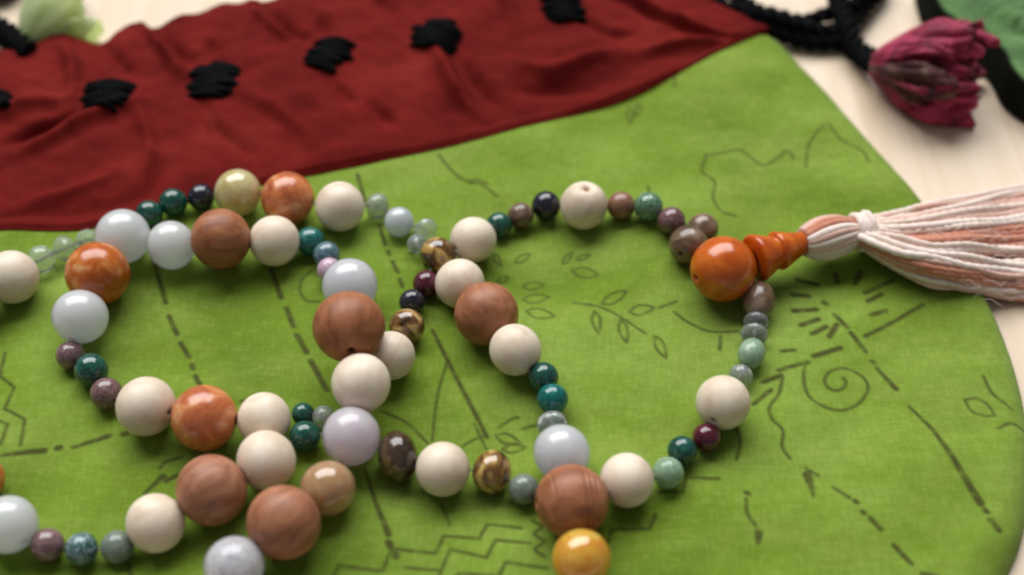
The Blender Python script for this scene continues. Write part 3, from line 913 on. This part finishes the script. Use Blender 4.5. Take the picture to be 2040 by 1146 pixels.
S2b = [(833, 484, 42, None, 'clear', 0, 'facet'), (846, 461, 50, 40, 'clear', 0, 'facet'), (795, 442, 60, None, 'opal', 0), (752, 411, 52, 44, 'smoke', 0), (677, 412, 98, None, 'cream', 0), (573, 396, 106, 100, 'orange', 0), (474, 384, 94, None, 'jade', 0), (401, 393, 54, None, 'black', 0), (344, 404, 56, None, 'green', 0), (298, 426, 54, None, 'green', 0),
       (248, 478, 108, None, 'white', 0), (172, 480, 48, None, 'clear', 0, 'facet'), (130, 495, 52, 44, 'clear', 0, 'facet'), (84, 516, 54, None, 'clear', 0), (17, 556, 106, None, 'cream', 0), (-60, 600, 100, None, 'brown', 0)]
S3 = [(353, 487, 96, None, 'white', 0), (196, 546, 126, None, 'orange', 0), (159, 639, 110, None, 'white', 0), (146, 697, 58, None, 'mauve', 0), (182, 738, 68, None, 'green', 0), (212, 784, 64, None, 'mauve', 0), (291, 810, 118, None, 'cream', 0), (407, 833, 130, None, 'orange', 0), (526, 836, 108, None, 'cream', 0),
      (611, 826, 46, None, 'green', 0), (638, 830, 46, None, 'smoke', 0), (700, 869, 118, None, 'rose', 1.0), (718, 759, 119, None, 'cream', 4.0), (705, 662, 143, None, 'brown', 4.5), (697, 569, 110, None, 'lilac', 1.0), (656, 535, 50, None, 'pink', 0), (644, 506, 54, None, 'steel', 0), (612, 490, 58, None, 'teal', 0), (541, 480, 100, None, 'cream', 0), (442, 479, 120, None, 'brown', 0)]
S4 = [(-34, 954, 86, None, 'orange', 0), (18, 1046, 114, None, 'white', 0), (93, 1085, 68, None, 'mauve', 0), (163, 1094, 66, None, 'patterned', 0), (235, 1089, 66, None, 'greygreen', 0), (313, 1041, 118, None, 'cream', 0), (418, 979, 142, None, 'brown', 0), (530, 918, 118, None, 'cream', 0), (608, 869, 62, None, 'green', 0)]
S5 = [(1157, 1107, 118, None, 'amber', 0), (1043, 975, 62, None, 'greygreen', 0), (980, 940, 88, 74, 'tiger', 0), (882, 935, 108, None, 'cream', 0), (793, 910, 104, 74, 'darktiger', 0), (653, 973, 112, None, 'peach', 0), (562, 1044, 148, None, 'brown', 0), (470, 1125, 120, None, 'cloud', 0), (380, 1210, 110, None, 'cream', 0)]
STRANDS = [S1, S2, S2b, S3, S4, S5]
beads = []
for si, S in enumerate(STRANDS):
    for bi, b in enumerate(S):
        u, v, d, al, mat, up = b[:6]
        d = d * 1.01
        al = al * 1.06 if al else None
        dd = ray(u, v)
        z = ZB + 0.005
        for _ in range(8):
            p = CAM + dd * ((z - CAM[2]) / dd[2])
            tdep = (z - CAM[2]) / dd[2]
            r = d / 2 / FPX * tdep
            base = max(float(zcloth(p[0], p[1])), 0.001)
            inred = p[1] > np.interp(p[0], lowp[:, 0], lowp[:, 1])
            if inred:
                base = max(base, zband(p[0], p[1]))
            z = base + r * (1.0 if not al or al > d else (al + d) / 2 / d) + up * MM
        beads.append(dict(base=base, dir=dd, t=tdep, d=d, al=al, mat=mat, kind=b[6] if len(b) > 6 else 'bead', s=si, i=bi))
gd = ray(1441, 536)
zt = ZB + 0.0066
guru_c = CAM + gd * ((zt - CAM[2]) / gd[2])
GURU_R = 66 / FPX * (zt - CAM[2]) / gd[2]


def br(b):
    return (b['d'] if not b['al'] else (b['d'] + min(b['d'], b['al'])) / 2) / 2 / FPX * b['t0']


# let beads that would run into each other settle side by side, or ride over one another
for b in beads:
    b['t0'] = b['t']
HOME = np.array([CAM + b['dir'] * b['t'] for b in beads])
RAD = np.array([br(b) for b in beads])
BASE = np.array([b['base'] for b in beads])
POS = np.vstack([HOME.copy(), guru_c[None]])
RAD = np.append(RAD, GURU_R)
BASE = np.append(BASE, ZB)
HOME = np.vstack([HOME, guru_c[None]])
for it in range(700):
    pull = 0.10 if it < 600 else 0.02
    POS += pull * (HOME - POS)
    D = POS[:, None] - POS[None]
    L = np.linalg.norm(D, axis=2) + np.eye(len(POS))
    gap = 0.95 * (RAD[:, None] + RAD[None]) - L
    np.fill_diagonal(gap, -1)
    push = np.where(gap > 0, gap * 0.42, 0)[..., None] * D / L[..., None]
    POS += push.sum(1)
    POS[-1] = guru_c
    POS[:, 2] = np.maximum(POS[:, 2], BASE + RAD * 0.97)
for k_, b in enumerate(beads):
    b['p'] = POS[k_]
    b['t'] = b['t0']


def bc(b):
    return b['p']


neck = thing('prayer_beads', 'long string of mixed wood and stone prayer beads with a pink and white tassel', 'bead string', (0, 0, ZB))


def place(o, loc, axis, scale):
    o.rotation_mode = 'QUATERNION'
    o.matrix_parent_inverse = Matrix.Translation(-neck.location)
    o.location = Vector(loc)
    o.rotation_quaternion = Vector(axis).to_track_quat('Z', 'Y') @ Quaternion((0, 0, 1), random.uniform(0, 6.28))
    o.scale = scale


MESH = {'bead': BEAD, 'grooved': GROOVED, 'facet': FACET, 'carved': CARVED}
centres = [[bc(b) for b in beads if b['s'] == k] for k in range(len(STRANDS))]
for b in beads:
    C = centres[b['s']]
    i = b['i']
    ax = C[min(i + 1, len(C) - 1)] - C[max(i - 1, 0)]
    if b['kind'] == 'carved':
        ax = np.array([0.10, 0.12, 1.0])
    if b['mat'] == 'rose':
        ax = np.array([1.0, 0.3, -0.1])
    if b['kind'] == 'grooved':
        ax = np.array([1.0, 0.15, -0.12])
    me = MESH[b['kind']]
    o = new_obj('bead', me)
    o.parent = neck
    r = b['d'] / 2 / FPX * b['t']
    wob = 1 + random.uniform(-0.025, 0.02)
    ra = (b['al'] / 2 / FPX * b['t']) if b['al'] else r * random.uniform(0.965, 1.0)
    place(o, bc(b), ax, (r * wob, r, ra))
    o.material_slots[0].link = 'OBJECT'
    o.material_slots[0].material = MATS[b['mat']]
    o['label'] = LABELS[b['mat']]
    if b['kind'] == 'grooved':
        o['label'] = 'brown wooden bead with turned grooves'
    if b['kind'] == 'carved':
        o['label'] = 'cream bead with its hole facing up'

# the string through the beads
runs = [[guru_c] + centres[0], [guru_c] + centres[1] + centres[2], centres[3][1:] + centres[3][:1], centres[4] + [centres[3][11]], centres[5][0:1] + [centres[1][10]] + centres[5][1:5] + [centres[3][11]], [centres[3][11]] + centres[5][5:]]
for R_ in runs:
    P = catmull(np.array(R_), 26 * len(R_))
    V, F = tube(P, 0.00022, 8, 2, 2500, 0.2)
    o = new_obj('string', new_mesh('string', V, F, STRING), neck)

# guru bead: ball and stepped cone
g_end = at(1604, 482, ZB + 0.0058)
g_ax = g_end - guru_c
gl = np.linalg.norm(g_ax)
V, F = lathe(bead_profile(), 44)
o = new_obj('guru_bead', new_mesh('guru_bead', V, [f[::-1] for f in F], MATS['guru']))
o.parent = neck
place(o, guru_c, g_ax, (GURU_R,) * 3)
o['label'] = 'large glossy orange guru bead'
gb = o
cone = [(0.30, 0.80), (0.62, 0.82), (0.73, 0.86), (0.75, 0.92), (0.71, 1.00), (0.62, 1.18), (0.54, 1.34), (0.505, 1.40), (0.50, 1.425), (0.56, 1.45), (0.61, 1.49), (0.60, 1.56), (0.52, 1.74), (0.43, 1.95), (0.37, 2.12), (0.35, 2.22), (0.30, 2.30), (0.05, 2.31)]
sc = gl / GURU_R / 2.28
V, F = lathe([(r_, z_ * sc) for r_, z_ in catmull(np.array(cone), 90)], 40)
co = new_obj('stepped_cone', new_mesh('stepped_cone', V, [f[::-1] for f in F], MATS['guru']), None)
co.parent = gb
co['label'] = 'orange turned cone with two flared steps'

# tassel
t0 = at(1602, 483, ZB + 0.0056)
t1 = at(1706, 463, ZB + 0.0052)
ax = (t1 - t0) / np.linalg.norm(t1 - t0)
Lk = np.linalg.norm(t1 - t0)
e1 = np.cross(ax, [0, 0, 1.0]); e1 /= np.linalg.norm(e1)
e2 = np.cross(e1, ax)
kr = 0.0042


def knob_r(q):
    return kr * (0.42 + 0.58 * math.sin(math.pi * min(1, q * 0.9 + 0.08)) ** 0.8)


V, F = lathe([(max(knob_r(q) - 0.0010, 0.0004), q * Lk) for q in np.linspace(0.02, 0.98, 16)], 20)
tas = new_obj('tassel', new_mesh('tassel_core', V, [f[::-1] for f in F], PINKYARN))
tas.parent = neck
tas.rotation_mode = 'QUATERNION'
tas.matrix_parent_inverse = Matrix.Translation(-neck.location)
tas.location = Vector(t0)
tas.rotation_quaternion = Vector(ax).to_track_quat('Z', 'Y')
tas['label'] = 'pink and ivory cotton tassel'
tas_inv = (Matrix.LocRotScale(tas.location, tas.rotation_quaternion, None)).inverted()


def strand(name, P, r, mat, sides=10, twist=1500):
    V, F = tube(P, r, sides, 2, twist, 0.09)
    o = new_obj(name, new_mesh(name, V, F, mat))
    o.parent = tas
    o.matrix_parent_inverse = tas_inv
    return o


NK = 20
for i in range(NK):
    th = 2 * math.pi * i / NK + random.uniform(-0.06, 0.06)
    up = math.sin(th)
    P = []
    for q in np.linspace(0, 1, 22):
        r = knob_r(q) - 0.0006
        tw = th + 0.35 * (q - 0.5)
        P.append(t0 + ax * q * Lk + r * (math.cos(tw) * e1 + math.sin(tw) * e2))
    deg = math.degrees(th) % 360
    mat = CORALYARN if 84 < deg < 112 or 250 < deg < 275 else (WHITEYARN if random.random() < 0.55 else PINKYARN)
    strand('strand', P, 0.00090, mat, 12, 250)
# binding
P = []
turns = 4
for q in np.linspace(0, 1, 120):
    th = q * turns * 2 * math.pi
    c = t1 - ax * 0.0002 + ax * (q * 0.0032)
    rr = 0.0031 + 0.0003 * math.sin(9 * q)
    P.append(c + rr * (math.cos(th) * e1 + math.sin(th) * e2))
o = strand('binding', P, 0.00070, WHITEYARN)
V, F = lathe([(0.0027, -0.0006), (0.0028, 0.001), (0.0028, 0.003), (0.0024, 0.005)], 20)


def skirt_h(u):
    """height of the support under the tassel at column u: pouch, then its rounded edge, then the table"""
    return ZB * float(np.clip((1985 - u) / 130.0, 0, 1)) ** 0.6


def tassel_strand(fv, layer, mat, r, cross=0.0, bow=0.0):
    """fv: 0 top edge .. 1 lower edge of the fan; layer: 0 underneath .. 1 on top"""
    us = [1712, 1752, 1800, 1860, 1930, 2000, 2080, 2170, 2250]
    tops = [438, 430, 420, 406, 390, 376, 362, 350, 342]
    bots = [490, 516, 543, 566, 580, 590, 598, 606, 612]
    thick = [5.6, 6.2, 6.6, 6.8, 6.4, 5.6, 4.6, 3.8, 3.0]
    P = []
    for k, u in enumerate(us):
        q = k / (len(us) - 1)
        f = fv + cross * (q - 0.35) + bow * math.sin(math.pi * min(1, q * 1.5)) + (0.5 - fv) * 0.10 * (1 - q)
        f = min(max(f, 0.0), 1.0)
        v = tops[k] + (bots[k] - tops[k]) * f
        edge = math.sqrt(max(0.0, 1 - (2 * f - 1) ** 2))
        zz = skirt_h(u) + r + thick[k] * MM * (0.06 + 0.94 * layer) * (0.25 + 0.75 * edge)
        P.append(at(u + random.uniform(-3, 3), v + random.uniform(-5, 5) * min(1, q * 4), zz + random.uniform(-0.3, 0.3) * MM))
    return strand('strand', catmull(np.array(P), 90), r, mat, 10, random.uniform(1100, 1700))


for i in range(46):                                    # under and side threads
    fv = random.random()
    mat = random.choices([WHITEYARN, PINKYARN, CORALYARN], [0.40, 0.28, 0.32])[0]
    tassel_strand(fv, random.uniform(0.0, 0.6), mat, random.uniform(0.00045, 0.00065), random.uniform(-0.14, 0.14), random.uniform(-0.04, 0.04))
TOP = [(0.00, .55, WHITEYARN, 0), (0.05, .70, WHITEYARN, -.05), (0.11, .62, PINKYARN, 0), (0.17, .85, WHITEYARN, -.03), (0.22, .70, PINKYARN, .02), (0.28, .95, WHITEYARN, .0), (0.33, .90, WHITEYARN, -.06), (0.35, .74, CORALYARN, 0),
       (0.40, .84, CORALYARN, 0), (0.45, .90, CORALYARN, .0), (0.50, .86, CORALYARN, -.02), (0.54, .78, CORALYARN, .0), (0.58, .92, WHITEYARN, .03), (0.61, .76, PINKYARN, -.04), (0.48, 1.10, WHITEYARN, .24), (0.68, .80, CORALYARN, .0), (0.71, .96, WHITEYARN, -.02),
       (0.74, .80, PINKYARN, 0), (0.62, 1.10, WHITEYARN, .26), (0.66, 1.02, PINKYARN, .28), (0.80, .98, CORALYARN, .04), (0.85, .96, CORALYARN, .02), (0.89, .90, CORALYARN, .02), (0.94, .75, WHITEYARN, 0), (0.98, .55, PINKYARN, 0), (1.0, .3, WHITEYARN, 0), (0.73, 1.12, WHITEYARN, .20), (0.92, .55, CORALYARN, .02)]
for fv, layer, mat, cross in TOP:
    tassel_strand(fv, layer, mat, random.uniform(0.0006, 0.0008), cross, random.uniform(-0.03, 0.03))
    tassel_strand(fv + random.uniform(0.012, 0.03), layer - random.uniform(0.0, 0.12), random.choice([mat, mat, PINKYARN]), random.uniform(0.0005, 0.0007), cross, random.uniform(-0.03, 0.03))

# loose fibres that stand out from the tassel's threads
parts = []
for i in range(260):
    q = random.random()
    u = 1740 + 330 * q
    top_, bot_ = 434 - 72 * q, 505 + 98 * min(1, q * 1.6)
    f = random.random()
    v = top_ + (bot_ - top_) * f
    z0 = skirt_h(u) + (0.0010 + 0.0062 * (1 - 0.35 * q) * math.sqrt(max(0, 1 - (2 * f - 1) ** 2)))
    p = at(u, v, z0)
    a = random.uniform(-0.6, 0.6)
    ln = random.uniform(0.0015, 0.005)
    w = random.uniform(-1, 1)
    P = [p + np.array([math.cos(a) * ln * k_ / 5, math.sin(a) * ln * k_ / 5 + w * 0.0006 * math.sin(k_), 0.0009 * math.sin(k_ * 0.6)]) for k_ in range(6)]
    parts.append(tube(np.array(P), 0.00005, 4))
V, F = join(parts)
fz = new_obj('fuzz', new_mesh('fuzz', V, F, WHITEYARN))
fz.parent = tas
fz.matrix_parent_inverse = tas_inv
fz['kind'] = 'stuff'
